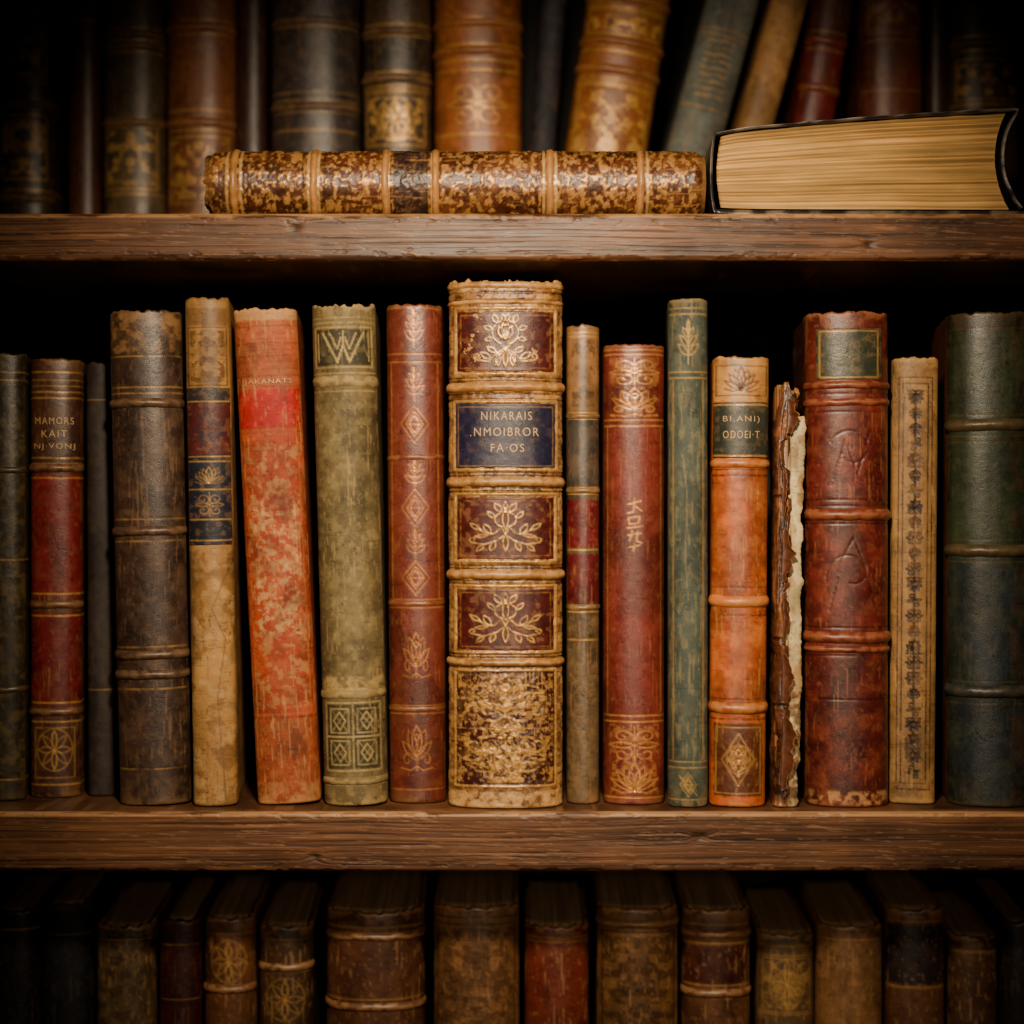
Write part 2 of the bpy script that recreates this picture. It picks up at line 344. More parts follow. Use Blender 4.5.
book(87,116,362,C(62,51,47),Y=.035,yaw=-7,lean=-.25,D=.11,lab='thin charcoal cloth book beside a brown leather volume',paint=p3,mat=M_CLO,bul=.3,wear=.3,wearcol=C(100,84,68))
def p4(g,W,E):
    g.rect(-2,308,W+2,352,C(98,72,46),.7,3); g.mottle(0,310,W,356,7,3,C(165,125,78),.52,.7)
    for y in (357,388,394,520,542,648,690,770): g.hl(y,1.4,a=.55,wear=.7)
    g.mottle(-5,400,W+5,E,8,12,C(108,84,64),.58,.45); g.mottle(-5,400,W+5,E,14,13,C(50,36,30),.55,.5)
book(118,190,310,C(82,60,48),Y=.004,yaw=-6,lean=-1.25,lab='large dark brown leather book with worn raised bands and scuffed cap',paint=p4,bands=(404,532,656,676),bh=10,bamp=3.6,ragged=1.3,wear=.55,wearcol=C(150,118,84))
def p5(g,W,E):
    g.rect(2,308,W-2,326,C(120,88,52),.6); g.damask(4,330,W-4,384,5,5,C(110,76,40),.5,.8,0,0)
    g.frame(3,328,W-3,386,1.4,color=C(110,80,45),gold=0)
    g.mottle(0,548,W+40,E,26,11,C(136,98,56),.52,.65,wd=.02); g.mottle(-40,548,W,E,9,15,C(206,170,116),.6,.5)
    g.line([(W,560),(W*.5,610),(W*.8,640),(W*.6,700),(W*.75,800)],1.3,color=C(110,76,44),gold=0,a=.6)
def l5(g,W):
    g.rect(0,388,W,402,C(60,52,52)); g.rect(2,404,W-2,455,C(96,40,36),.9); g.rect(0,462,W,520,C(42,44,58))
    for y in (402,457,462,490,520,541): g.hl(y,1.3,a=.6)
    g.damask(6,406,W-6,452,5,8,C(60,46,60),.5,.8,0,0); g.motif(SCROLL,W/2,505,14,12,1.1,a=.35); g.motif(PALM,W/2,476,14,9,1.1,a=.3)
book(192.5,237.5,297,C(180,138,82),Y=.002,yaw=-5.5,lean=-1.0,lab='tan vellum book with dark blue and red patterned labels',paint=p5,mat=M_VEL,ragged=1.,wear=.5,wearcol=C(116,84,52),p=2.3,D=.11,
     labels=[dict(u0=1,y0=388,u1=43.5,y1=546,col=C(42,44,54),paint=l5,wear=.2,lab='dark blue and red label with gilt tooling')])
def p6(g,W,E):
    g.rect(-2,309,W+2,322,C(196,152,100),.9,2); g.rect(-2,324,W+2,345,C(184,96,50),.9); g.rect(-2,346,W+2,388,C(168,88,48),.9)
    g.rect(-2,391,W+2,430,C(178,26,16),1)
    for y in (328,345,378,389,430,435): g.hl(y,1.6,color=C(140,84,50),gold=0)
    for y in (335,341,352,358,364,371): g.hl(y,1.3,a=.35,u0=5,u1=W-5,color=C(110,54,32),gold=0)
    g.mottle(6,446,W-6,712,6,21,C(186,138,84),.55,.7,wd=.06); g.mottle(10,500,W-10,640,4,24,C(206,168,116),.57,.6,wd=.04); g.mottle(3,440,W-3,718,14,22,C(132,52,26),.54,.55)
    g.line([(5,440),(5,716),(W-5,716),(W-5,440)],1.3,color=C(176,110,66),a=.6,gold=0)
    g.hl(720,1.6,color=C(120,56,28),gold=0); g.rect(-2,722,W+2,E+2,C(160,82,40),.95); g.mottle(0,782,W,E,8,29,C(190,136,84),.5,.6)
book(257,321,309,C(172,74,34),Y=.006,yaw=-4.5,lean=-2.85,lab='orange-red book with mottled worn spine leaning beside olive book',paint=p6,mat=M_CLO,wear=.6,wearcol=C(206,158,102),ragged=1.2,bul=.18,p=2.8,D=.11,
     texts=[('JAKANATS',32,384,6,46)])
def p7(g,W,E):
    O=C(58,58,44); T=C(190,168,112); K=dict(color=T,gold=.3); c=W/2
    g.rect(4,330,W-4,366,O,.9); g.frame(4,328,W-4,368,1.6,**K)
    g.line([(c-20,334),(c-6,363),(c,346),(c+6,363),(c+20,334)],2.2,**K); g.line([(c-13,334),(c-6,350),(c-2,338)],1.4,**K); g.line([(c+13,334),(c+6,350),(c+2,338)],1.4,**K)
    g.line([(c-25,334),(c-25,362)],1.2,**K); g.line([(c+25,334),(c+25,362)],1.2,**K); g.line([(c,332),(c,346)],1.3,**K)
    for y in (318,323,374,380,386,392): g.hl(y,1.5,a=.7,**K)
    g.rect(6,706,W-6,770,O,.85); g.frame(5,704,W-5,772,1.6,**K); g.line([(c,706),(c,770)],2,**K); g.line([(6,738),(W-6,738)],2,**K)
    for r in (0,1):
        for d in (-1,1):
            cx=c+d*13.5; cy=722+r*32
            g.frame(cx-9,cy-12,cx+9,cy+12,1.2,**K); g.line([(cx,cy-9),(cx+6,cy),(cx,cy+9),(cx-6,cy),(cx,cy-9)],1.4,**K); g.line([(cx-9,cy-12),(cx+9,cy+12)],1.,a=.5,**K); g.line([(cx+9,cy-12),(cx-9,cy+12)],1.,a=.5,**K)
    for y in (690,697,780,786): g.hl(y,1.5,a=.7,**K)
    g.mottle(0,400,W,690,6,31,C(160,144,98),.56,.45,h=.15); g.mottle(-20,400,W+20,690,30,33,C(82,72,48),.5,.5,h=-.1); g.mottle(0,676,W,700,8,34,C(196,168,110),.46,.75)
book(323,387.5,303,C(124,108,72),Y=.002,yaw=-2.5,lean=-1.5,lab='olive green cloth book with gilt panels beside orange book',paint=p7,mat=M_CLO,bands=((382,12,2.2,C(136,118,78)),(696,9,2,C(150,128,82)),(783,8,2,C(136,118,78))),wear=.7,wearcol=C(190,164,112),ragged=2.2,p=2.2,bul=.3)
def p8(g,W,E):
    K=dict(color=C(198,136,76),a=.75,wear=.5)
    g.motif(TREE,W/2,328,13,20,1.4,**K)
    for y in (308,354,362,600,608,706,714,790): g.hl(y,1.5,**K)
    g.motif(TREE,W/2,384,13,17,1.4,**K); g.motif(LOZ,W/2,424,15,19,1.4,**K)
    g.motif(TREE,W/2,474,14,15,1.4,**K); g.motif(LOZ,W/2,508,15,19,1.4,**K); g.motif(TREE,W/2,544,13,15,1.4,**K); g.motif(LOZ,W/2,578,15,17,1.4,**K)
    g.motif(FLEUR,W/2,655,15,24,1.3,**K); g.motif(FLEUR,W/2,748,17,24,1.4,**K); g.line([(5,362),(5,600)],1.1,**K); g.line([(W-5,362),(W-5,600)],1.1,**K)
book(389,446,304,C(118,54,38),Y=.012,yaw=-1,lean=-.45,lab='red-brown leather book with tooled diamond ornaments',paint=p8,wear=.35,ragged=.8,bands=(458,604,710),bh=6,bamp=1.3)
RP=C(96,30,24)
def p9(g,W,E):
    L=C(218,172,100)
    g.mottle(-10,280,W+10,E,9,41,C(214,166,98),.5,.65,h=.4); g.mottle(-10,280,W+10,E,4,42,C(94,58,34),.56,.8,h=-.5)
    for y in (292,300,378,381,394,400,473,476,488,492,566,569,581,584,655,658,668): g.hl(y,2.,color=C(80,46,26),a=.85,wear=.3,h=-1.,gold=.2)
    for (a,b_) in ((308,374),(494,562),(586,653)): g.frame(7,a,W-7,b_,2.6,color=L,h=1.3,a=.9,wear=.35)
    g.frame(6,401,W-6,470,2.4,color=L,h=1.,a=.9,wear=.3)
    g.rect(8,672,W-8,786,C(74,32,24),1,h=-.5)
    c=W/2
    g.damask(9,674,W-9,784,12,66,C(206,156,86),.53,.85,.5,.15,vm=True,sy=.9)
    K=dict(color=C(220,172,98),a=.95,wear=.6,h=.2,gold=.6)
    for sgn in (1,-1):
        g.motif(FLEUR,c,729-sgn*30,30,sgn*24,2.6,**K)
        g.motif([spiral(.72,-.2,.24,.05,200,560,14),leaf(.35,-.95,.85,-.75,.2),leaf(.5,-.5,.95,-.6,.2),[(0,0),(.3,-.3),(.55,-.4)]],c,729-sgn*10,44,sgn*34,2.4,**K)
    g.motif(STAR,c,729,15,11,2.2,**K)
    g.mottle(9,674,W-9,784,5,63,C(70,32,22),.53,.85,wd=.05); g.mottle(9,674,W-9,784,3,64,C(206,156,86),.6,.6,gold=.4,wd=.04)
    g.frame(7,671,W-7,787,2.,color=L,h=.7,wear=.3); g.hl(729,1.2,color=L,u0=8,u1=W-8,a=.4,wear=.8)
    g.rect(10,790,W-10,E-3,C(84,52,32),.4,3); g.mottle(0,790,W,E,7,43,C(222,178,116),.45,.7)
def panel(y0,y1):
    cy=(y0+y1)/2
    def f(g,W):
        g.mottle(9,y0,W-9,y1,8,int(y0),C(58,18,16),.53,.6)
        g.frame(13,y0+4,W-13,y1-4,1.1,a=.35,wear=.9)
        K=dict(color=C(224,178,104),a=.95,wear=.5,h=.25)
        if y0<320: g.motif(WREATH,W/2,cy,30,27,1.5,**K)
        else: g.motif(SPRAY,W/2,cy-1,36,25,1.5,**K)
        g.mottle(9,y0,W-9,y1,3,int(y0)+9,C(70,24,20),.6,.6)
    return f
def lb9(g,W): g.frame(11,407,W-11,466,1.,a=.35); g.mottle(9,400,W-9,470,5,88,C(58,54,80),.6,.5)
W9=115.4
BB=C(178,128,70)
book(447.5,563.5,278.5,C(154,106,58),Y=-.004,lab='thick ornate gilt leather book with red panels and navy label',paint=p9,bul=.18,p=2.8,ragged=2.8,wear=.6,wearcol=C(222,178,116),rough=.5,res=.8,D=.16,
     bands=((387,10,4.2,BB),(482,10,4.2,BB),(575,10,4.2,BB),(663,8,3.6,BB),(302,5,2.2,BB),(285,7,2.4,BB)),
     labels=[dict(u0=9,y0=311,u1=W9-9,y1=372,col=RP,paint=panel(311,372),name='leather_panel',lab='dark red panel with gilt wreath crest',off=.6,wear=.25),
             dict(u0=9,y0=497,u1=W9-9,y1=560,col=RP,paint=panel(497,560),name='leather_panel',lab='dark red panel with gilt leafy spray',off=.6,wear=.25),
             dict(u0=9,y0=589,u1=W9-9,y1=651,col=RP,paint=panel(589,651),name='leather_panel',lab='dark red panel with gilt leafy spray',off=.6,wear=.25),
             dict(u0=8,y0=403,u1=W9-8,y1=468,col=C(38,34,62),paint=lb9,lab='navy blue title label',off=1.2,wear=.1)],
     texts=[('NIKARAIS',W9/2+1,416,8.5,50),('.NMOIBROR',W9/2-1,432,8.5,68),('FA·OS',W9/2+2,448,8,33)])
def p10(g,W,E):
    g.rect(-2,326,W+2,413,C(150,112,70)); g.damask(4,338,W-4,408,6,6,C(86,60,38),.5,.7,0,0); g.rect(-2,415,W+2,487,C(84,76,68),.9)
    g.rect(-2,500,W+2,548,C(124,32,38)); g.rect(-2,554,W+2,604,C(108,28,34))
    for y in (332,336,413,419,488,494,550,606,612,640): g.hl(y,1.5)
    g.mottle(-5,615,W+5,E,6,16,C(140,114,76),.56,.5)
book(566.5,600,324,C(104,86,62),Y=.01,yaw=.8,lab='slim tan and grey book with crimson label',paint=p10,bands=(416,491,608),bh=6,bamp=1.6,wear=.55,bul=.3,p=2.2)
def p11(g,W,E):
    K=dict(color=C(214,156,86),a=.9,wear=.35); c=W/2
    for y in (349,354,420,426,716,722,798): g.hl(y,1.6,**K)
    g.damask(5,356,W-5,418,4,17,C(190,134,74),.54,.6); g.damask(5,724,W-5,796,4,18,C(190,134,74),.54,.6)
    g.motif(SCROLL,c,372,26,15,1.5,**K); g.motif(FLEUR,c,402,26,15,1.5,**K)
    g.motif(SCROLL,c,745,26,18,1.5,**K); g.motif(PALM,c,778,24,16,1.5,**K)
    K['wear']=.3
    # four small irregular gilt glyphs stacked mid-spine
    g.line([(c-6,504),(c+6,501)],1.9,**K); g.line([(c,499),(c-1,511),(c-6,513)],1.8,**K); g.line([(c+1,506),(c+7,511)],1.6,**K)
    g.line([(c-6,518),(c+5,516),(c+4,523),(c-5,524),(c-6,518)],1.6,**K); g.line([(c-7,528),(c+7,526)],1.8,**K)
    g.line([(c-2,531),(c-5,541)],1.8,**K); g.line([(c-6,535),(c+6,533)],1.6,**K); g.line([(c+3,531),(c+2,541),(c+7,543)],1.8,**K)
    g.line([(c-5,547),(c+5,545)],1.6,**K); g.line([(c,544),(c-1,551)],1.6,**K)
    g.line([(4,428),(4,714)],1.,a=.4); g.line([(W-4,428),(W-4,714)],1.,a=.4)
book(603.5,665.5,343,C(124,50,38),Y=.008,yaw=1.5,lab='faded red leather book with gilt scrollwork at head and tail',paint=p11,wear=.4,ragged=.8,wearcol=C(176,122,82))
def p12(g,W,E):
    K=dict(color=C(190,156,94),a=.85,wear=.35)
    for y in (308,314,372,378,762,768,800): g.hl(y,1.5,**K)
    g.motif(TREE,W/2,342,14,22,1.5,**K); g.motif(LOZ,W/2,785,9,12,1.2,**K); g.line([(W/2-9,776),(W/2+9,796)],1.2,**K)
    g.line([(5,380),(5,760)],1.2,**K); g.line([(W-5,380),(W-5,760)],1.2,**K)
    g.mottle(-3,380,W+3,760,3,27,C(140,132,98),.62,.6,sy=5)
    g.line([(15,455),(19,500),(17,560),(20,600)],1.1,color=C(170,150,106),a=.5)
book(668,708.5,298,C(82,92,82),Y=0,yaw=4,lab='slim teal-grey cloth book with gilt borders',paint=p12,mat=M_CLO,wear=.65,wearcol=C(160,138,94),bul=.3,p=2.4,ragged=.5,D=.085)
def p13(g,W,E):
    T=C(196,148,86); K=dict(color=C(104,58,32),a=.85,wear=.3,gold=0)
    g.rect(-2,356,W+2,402,T,.9); g.motif(PALM,W/2,380,18,13,1.5,**K); g.frame(3,366,W-3,396,1.4,**K)
    g.rect(4,724,W-4,797,C(92,52,32),.95); g.frame(6,728,W-6,794,1.4,color=T); g.motif(LOZ,W/2,760,18,26,1.6,color=T); g.motif(STAR,W/2,760,12,15,1.3,color=T)
    for y in (470,476,588,616,700,720): g.hl(y,1.8,color=C(100,50,24),gold=0)
    g.mottle(-5,478,W+5,720,9,19,C(218,130,60),.52,.5); g.mottle(-5,478,W+5,720,16,20,C(146,70,30),.54,.5)
def lb13(g,W): g.hl(405,1.5); g.hl(456,1.5)
W13=56.4
book(709.5,766.5,356,C(196,102,42),Y=0,yaw=4,lean=.5,D=.085,lab='bright orange leather book with grey-green title label',paint=p13,bands=((464,9,3,C(196,112,52)),(602,12,3.6,C(202,118,54)),(709,12,3.6,C(176,98,46))),wear=.45,wearcol=C(216,164,96),ragged=.8,
     labels=[dict(u0=.5,y0=402,u1=W13-.5,y1=459,col=C(60,64,54),paint=lb13,lab='grey-green title label',off=.7,wear=.15)],
     texts=[('BI.ANI)',28.2,420,7.5,35),('ODOEI·T',28.2,435,7.5,35)])
# torn book
bk,k,s=start(0,0,0,0,0,0,'tattered brown leather book with torn spine and exposed cream pages','books on the middle shelf',0,0)
bk.s=s=S; bk.p=2.0; bk.b=10; H=((512-386)*S+.148)/S
bk.o.location=((788.3-512)*S,0,Z_MID+.0002); bk.o.rotation_euler=(0,math.radians(.35),math.radians(-5))
def pt(g,W,E):
    g.mottle(-20,380,W+20,E,10,71,C(40,22,15),.5,.85,h=-2.2,sy=7,wd=.05); g.mottle(-20,380,W+20,E,7,72,C(160,104,62),.57,.7,h=.8,sy=4)
    for y in (497,640,706): g.hl(y,3,color=C(50,28,18),gold=0,h=-2)
def bodyt(u,v): return (fbm(u/14,v/40,5,3)-.5)*4
def xst(V):
    a=fbm(V*0,V/14,91,4); b_=fbm(V*0+4,V/12,92,5); top=sst(425,400,V); st=sst(.45,.5,vn(V*0,V/30,17))
    return .95-.25*(a-.3)-.45*sst(430,390,V), .0+.8*(b_-.3)+.35*st+.75*top+.45*sst(560,800,V)
case(bk,'cover',24,100,386,H,C(104,60,36),M_LEA,pt,77,.8,3,ragged=7,wear=.5,wearcol=C(190,138,88),xoff=-4.6,yoff=-1,rough=.8,body=bodyt,xs=xst)
def ptp(g,W,E):
    g.mottle(-20,380,W+20,E,10,73,C(176,132,82),.56,.7,sy=2); g.line([(W*.3,420),(W*.4,520),(W*.33,640),(W*.45,800)],1.2,color=C(120,84,50),gold=0,h=-1)
    g.mottle(-20,690,W+20,E,9,74,C(104,66,38),.48,.8)
def bodyp(u,v): return (fbm(u/20,v/34,15,3)-.5)*3
def xsp(V):
    a=fbm(V*0,V/11,95,5); return 1+0*V, .82+.6*(a-.4)+.1*sst(520,420,V)-.35*sst(700,800,V)
bk.b=5
case(bk,'page_block',22,100,410,H-24,C(234,212,160),M_VEL,ptp,78,.8,9.5,ragged=8,wear=.3,wearcol=C(150,108,64),xoff=3.2,yoff=1.5,rough=.35,body=bodyp,xs=xsp)
def flap(x0,z0,w,l,curl,seed):
    n,m_=12,max(12,int(l/1.5)); t=np.linspace(0,1,n); u=np.linspace(0,1,m_); T_,U_=np.meshgrid(t,u)
    ww=w*(.25+.55*np.sin(np.pi*np.clip(U_*.9+.08,0,1)))*(.4+1.1*fbm(U_*9,0*U_,seed,4))
    ang=curl*T_; X=x0+ww*np.sin(ang)/curl+1.5*(fbm(U_*4,T_,seed+1,3)-.5); Y=-1.5-ww*(1-np.cos(ang))/curl-.8; Z=z0-l*U_+4*(fbm(T_*3,U_*3,seed+2,3)-.5)
    F=np.stack([X,Y,Z],-1).reshape(-1,3); Bk=F+np.array([0,1.1,0])
    c=C(100,58,35)*(.45+1.2*fbm(T_*4,U_*12,seed,4)).reshape(-1,1); ed=sst(.75,1,T_).reshape(-1,1)*.6; c=c*(1-ed)+C(186,138,90)*ed
    N_=n*m_; f=gfaces(m_,n)+gfaces(m_,n,N_,True); i_=np.arange(N_).reshape(m_,n)
    for e in (i_[0],i_[-1],i_[:,0],i_[:,-1]): f+=np.stack([e[:-1],e[1:],e[1:]+N_,e[:-1]+N_],-1).tolist()
    mk('leather_flap',np.vstack([F,Bk])*S,f,M_LEA,np.vstack([c,c]),None,bk.o)
for (x0_,y_,w_,l_,c_,sd) in ((-4,400,18,34,1.3,1),(-8,470,14,46,2.2,2),(-8,530,18,52,1.3,3),(-7,592,16,52,2.0,4),(-7,655,18,48,1.4,6),(-7,716,20,74,1.3,5)): flap(x0_,808-y_,w_,l_,c_,sd*11)
def p15(g,W,E):
    K=dict(color=C(70,20,16),a=.8,wear=.2,gold=0,h=-.5)
    g.rect(-2,312,W+2,326,C(110,54,38),.6,2); g.rect(-2,655,W+2,E,C(84,30,26),.75,12)
    for y in (388,394,412,500,506,524,628,634,656,700): g.hl(y,1.6,**K)
    g.mottle(-10,384,W+10,E,16,61,C(146,70,48),.54,.5); g.mottle(-10,384,W+10,E,12,62,C(74,26,20),.56,.5)
    K['h']=-.9; K['a']=.5; K['wear']=.5
    g.line(spiral(44,575,26,8,-200,100,20),2,**K); g.line([(22,612),(34,560),(46,538),(58,566),(68,608)],2.,**K); g.line(spiral(44,450,22,10,-160,160,16),2,**K); g.line([(24,486),(38,440),(50,474),(62,432)],2,**K)
    g.mottle(-5,790,W+5,E,6,63,C(206,156,102),.54,.8)
def lb15(g,W): g.frame(13,331,W-13,377,1.3,a=.8); g.motif(SCROLL,W/2,356,20,14,1.2,a=.3,color=C(130,120,70))
book(807.5,891,311,C(116,44,34),Y=.0,yaw=4.6,lab='large crimson leather book with green label and raised bands',paint=p15,bands=((385,8,3.4,None),(402,8,3,None),(515,12,4.4,None),(638,12,4.4,None),(650,7,3,None)),wear=.5,wearcol=C(190,126,84),ragged=1.,D=.13,side=C(88,38,27),
     labels=[dict(u0=9,y0=328,u1=75,y1=380,col=C(62,66,50),paint=lb15,lab='faded green label',off=.8,wear=.35,wearcol=C(150,114,74))])
def p16(g,W,E):
    K=dict(color=C(56,32,20),a=1,wear=.15,gold=0,h=-.2)
    g.frame(6,378,W-6,790,1.3,**K); g.frame(10,384,W-10,784,1.4,**K)
    r=np.random.default_rng(4)
    for i in range(25):
        y=398+i*15.6; c=W/2
        M=[VINE,SCROLL,FLEUR,TREE][int(r.integers(4))]; g.motif(M,c,y,8.5,7.5*(1 if r.random()<.5 else -1),1.9,mir=(M is not VINE),**K)
    g.mottle(0,358,W,380,7,66,C(110,78,46),.5,.5); g.mottle(-9,358,W+9,E,14,68,C(140,102,62),.54,.4)
book(890,935.5,357,C(172,132,80),Y=.01,yaw=7,lean=.45,D=.11,lab='tan vellum book with long dark tooled ornamental frame',paint=p16,mat=M_VEL,wear=.5,wearcol=C(214,174,116),bul=.14,p=3.2,ragged=.8)
def p17(g,W,E):
    g.rect(-2,312,W+2,330,C(62,56,40)); g.rect(-2,560,W+2,E,C(36,48,58),.85,30)
    for y in (328,415,436,442,540,562,682,704): g.hl(y,1.6,a=.5,wear=.7,color=C(120,98,60))
    g.mottle(-5,330,W+5,E,14,67,C(74,80,54),.57,.35); g.mottle(W-26,330,W+5,E,20,69,C(90,64,42),.48,.4)
BC=C(90,78,52)
book(950.5,1036,311,C(54,64,44),Y=0,yaw=8,lab='large dark green leather book with brown raised bands',paint=p17,bands=((425,13,4.6,BC),(551,13,4.6,BC),(692,13,4.6,C(60,66,62))),wear=.4,wearcol=C(116,94,62),side=C(104,58,36),D=.14)
# ================================================================ UPPER ROW
GU='books standing on the upper shelf'
def gen(orn=(),lines=(),rects=(),dam=(),mot=None,gc=GOLD,ga=.8):
    def f(g,W,E):
        for (a,b_,c) in rects: g.rect(-2,a,W+2,b_,c,.9,1.5)
        if mot is not None: g.mottle(-10,g.V[0],W+10,g.V[-1],8,int(g.V[0])&255,mot,.56,.5)
        for y in lines: g.hl(y,1.6,color=gc,a=ga,wear=.4)
        for (a,b_,sc) in dam: g.damask(5,a,W-5,b_,sc,int(a)&255,gc,.5,ga); g.frame(5,a-3,W-5,b_+3,1.6,color=gc,a=ga)
        for (M,y,sx,sy) in orn: g.motif(M,W/2,y,sx,sy,1.7,color=gc,a=ga)
    return f
def up(x0,x1,ytop,base,Y=.132,lean=0,lab='',**k):
    k.setdefault('res',1.25); k.setdefault('D',.13); k.setdefault('wear',.4)
    return book(x0,x1,ytop,base*1.08,Y=Y,zb=Z_UP,lean=lean,lab=lab,group=GU,**k)
up(-6,50,-130,C(76,62,44),lab='near-black brown leather book with gilt panels',paint=gen(dam=[(118,176,7),(30,80,7)],lines=(100,108,190,8,14,20),ga=.6),bands=(104,22,198))
up(66,97,-120,C(92,52,34),lab='thin dark russet book squeezed between larger volumes',paint=gen(lines=(20,),mot=C(100,56,34)),wear=.2)
up(99,161,-140,C(94,78,56),lab='dark brown leather book with gilt rosette panel',paint=gen(dam=[(130,186,7)],lines=(28,40,52,118,194),ga=.6),bands=((34,8,3,None),(46,8,3,None),(122,9,3,None)))
up(163,232,-140,C(130,78,46),Y=.13,lab='chestnut leather book with gilt tooling behind a lying book',paint=gen(dam=[(140,200,7)],lines=(20,34,110,130,214),mot=C(150,98,58),ga=.6),bands=((27,9,3,None),(122,9,3,None)))
up(235,265,-110,C(64,38,32),Y=.14,lab='thin dark maroon book with plain spine',paint=gen(mot=C(80,46,38)),wear=.2)
up(267,357,-150,C(64,56,54),lab='wide charcoal leather book with triple fillets',paint=gen(lines=(20,26,92,100,112,130,210),mot=C(88,78,68),ga=.4),bands=((106,8,2.5,None),(20,7,2,None)),wear=.35)
up(361,430,-140,C(78,62,46),lab='brown leather book with gilt medallion panel',paint=gen(orn=[(STAR,119,20,22)],dam=[(96,142,6)],lines=(28,35,72,86,90,24),rects=[(38,68,C(56,52,46))],ga=.75),bands=((31,8,3,None),(78,9,3,None)))
up(433,522,-150,C(150,88,42),lab='amber leather book with gilt scroll ornament',paint=gen(orn=[(SCROLL,104,32,24)],lines=(18,26,44,60,70,134),mot=C(178,112,56),ga=.85),bands=((22,9,3.5,None),(50,9,3.5,None)))
up(521,547,-60,C(42,42,50),Y=.14,lean=4.5,lab='dark navy cloth book with plain spine leaning slightly',mat=M_CLO,paint=gen(mot=C(54,54,62)),wear=.2)
up(550,634,-90,C(150,92,42),lean=8.6,lab='golden brown leather book leaning on a blue-grey book',paint=gen(dam=[(98,170,8),(22,40,6)],lines=(10,16,54,60,88,92),mot=C(176,116,56),ga=.9),bands=((50,9,3.5,None),(78,10,3.5,None),(6,9,3.5,None)))
def pu(g,W,E):
    gen(lines=(40,46,120),mot=C(136,140,128),ga=.6)(g,W,E)
    for y in range(52,114,7):
        g.line([(W/2-14,y),(W/2-6,y+1),(W/2+2,y-1),(W/2+13,y)],2.2,color=GOLD,a=.6,wear=.8)
up(641,694,-50,C(116,122,116),lean=15,lab='blue-grey cloth book leaning with faded gilt title',paint=pu,mat=M_CLO,bands=(),wear=.5)
up(703,740,-20,C(190,146,92),lean=15.5,lab='plain tan cloth book leaning beside blue-grey book',mat=M_VEL,paint=gen(mot=C(160,118,70)),wear=.4)
up(773,814,-8,C(122,38,34),lean=9.5,lab='dark crimson leather book with brown bands leaning slightly',paint=gen(lines=(36,54,90,96),rects=[(-30,40,C(92,52,36))],ga=.5),bands=((45,9,3,None),(93,9,3,None)))
up(864,927,-130,C(118,60,42),lab='russet leather book with faint gilt frame',paint=gen(lines=(40,90),dam=[(0,30,7)],mot=C(130,72,48),ga=.4))
up(929,951,-90,C(74,48,34),Y=.14,lab='thin dark brown book beside russet book',paint=gen(),wear=.2)
up(953,1026,-140,C(84,64,46),lab='dark brown leather book with gilt frame panel',paint=gen(dam=[(62,96,8)],lines=(36,50,104),ga=.65),bands=((43,9,3,None),))
# lying book
def pl(g,W,E):
    T=C(218,164,94)
    g.mottle(-10,205,W+10,E,16,94,C(150,96,52),.54,.45,gold=.2); g.mottle(-10,205,W+10,E,24,92,C(74,40,26),.5,.55)
    g.mottle(-10,205,W+10,E,3.6,91,T,.55,.85,gold=.7,h=.5,wd=.05); g.mottle(-10,205,W+10,E,3,96,C(56,30,20),.6,.6,h=-.3)
    g.rect(-2,393,W+2,428,C(54,38,40),.92); g.mottle(-2,393,W+2,428,3,95,C(150,110,70),.62,.5)
    for y in (226,240,308,318,388,432,544,556,648): g.hl(y,2.2,color=C(232,190,124),a=.9,wear=.3,gold=.6,h=.3)
    for y in (211,218,247,302,324,382,437,538,562): g.hl(y,1.6,color=C(62,34,22),gold=0,h=-.4,a=.7)
BL=C(184,132,76)
book(202,707,0,C(108,60,36),Y=.0,zb=Z_UP,lie=(142,212.5),lab='long brown gilt-tooled leather book lying flat',group='books lying on the upper shelf',paint=pl,
     bands=tuple((y,8,3,BL) for y in (233,313,385,435,550,641)),bul=.36,p=2.0,ragged=1.2,wear=.5,wearcol=C(210,160,100),rough=.5,D=.118,inner=.06,rr=14)
# lying book with page edges to the viewer
bk,k,s=start(0,0,0,.0,0,0,'thick dark-covered book lying flat with cream page edges showing','books lying on the upper shelf',0,0)
bk.o.location=((715-512)*S,.006,Z_UP); bk.o.rotation_euler=(0,0,math.radians(-1.2)); s=S
nxp,nzp=90,150
tx=np.linspace(0,1,nxp); tz=np.linspace(0,1,nzp)
TX,TZ=np.meshgrid(tx,tz)
def xre(t): return 296-13*np.sin(np.pi*t)**.8-3*t
def ztp(t): return 86+20*t+2*np.sin(t*3)-3*np.exp(-t*22)
xl=7-4*np.sin(np.pi*TZ); xr=xre(TZ)
XX=xl+(xr-xl)*TX
zt=ztp(TX)-.6; zbm=10+1.5*np.exp(-TX*12)-1.5*TX
ZZ=zbm+(zt-zbm)*TZ
wob=TZ*1.0+.004*np.sin(TX*9)+.01*(fbm(TX*3,TZ*3,4,2)-.5)
st=vn(wob*60,TX*1.4,3); st2=vn(wob*26,TX*1.,8); st3=fbm(TX*5,TZ*4,12,3)
YY=2.6*(st-.5)+1.8*(st2-.5)
pc=C(222,180,116)*(0.38+.6*st+.4*st2-.08)[...,None]*(.75+.5*st3)[...,None]
Dp=250
fr=np.stack([XX,YY,ZZ],-1).reshape(-1,3)
bkx=fr.copy(); bkx[:,1]=Dp
N=nxp*nzp; i=np.arange(N).reshape(nzp,nxp)
f=gfaces(nzp,nxp,flip=True)+gfaces(nzp,nxp,N)
def strip(e): return np.stack([e[:-1],e[1:],e[1:]+N,e[:-1]+N],-1).tolist()
f+=strip(i[0])+strip(i[-1][::-1])+strip(i[:,0][::-1])+strip(i[:,-1])
pc=pc.reshape(-1,3)
mk('page_block',np.vstack([fr,bkx])*s,f,M_PAGH,np.vstack([pc,pc]),None,bk.o)
P=[]
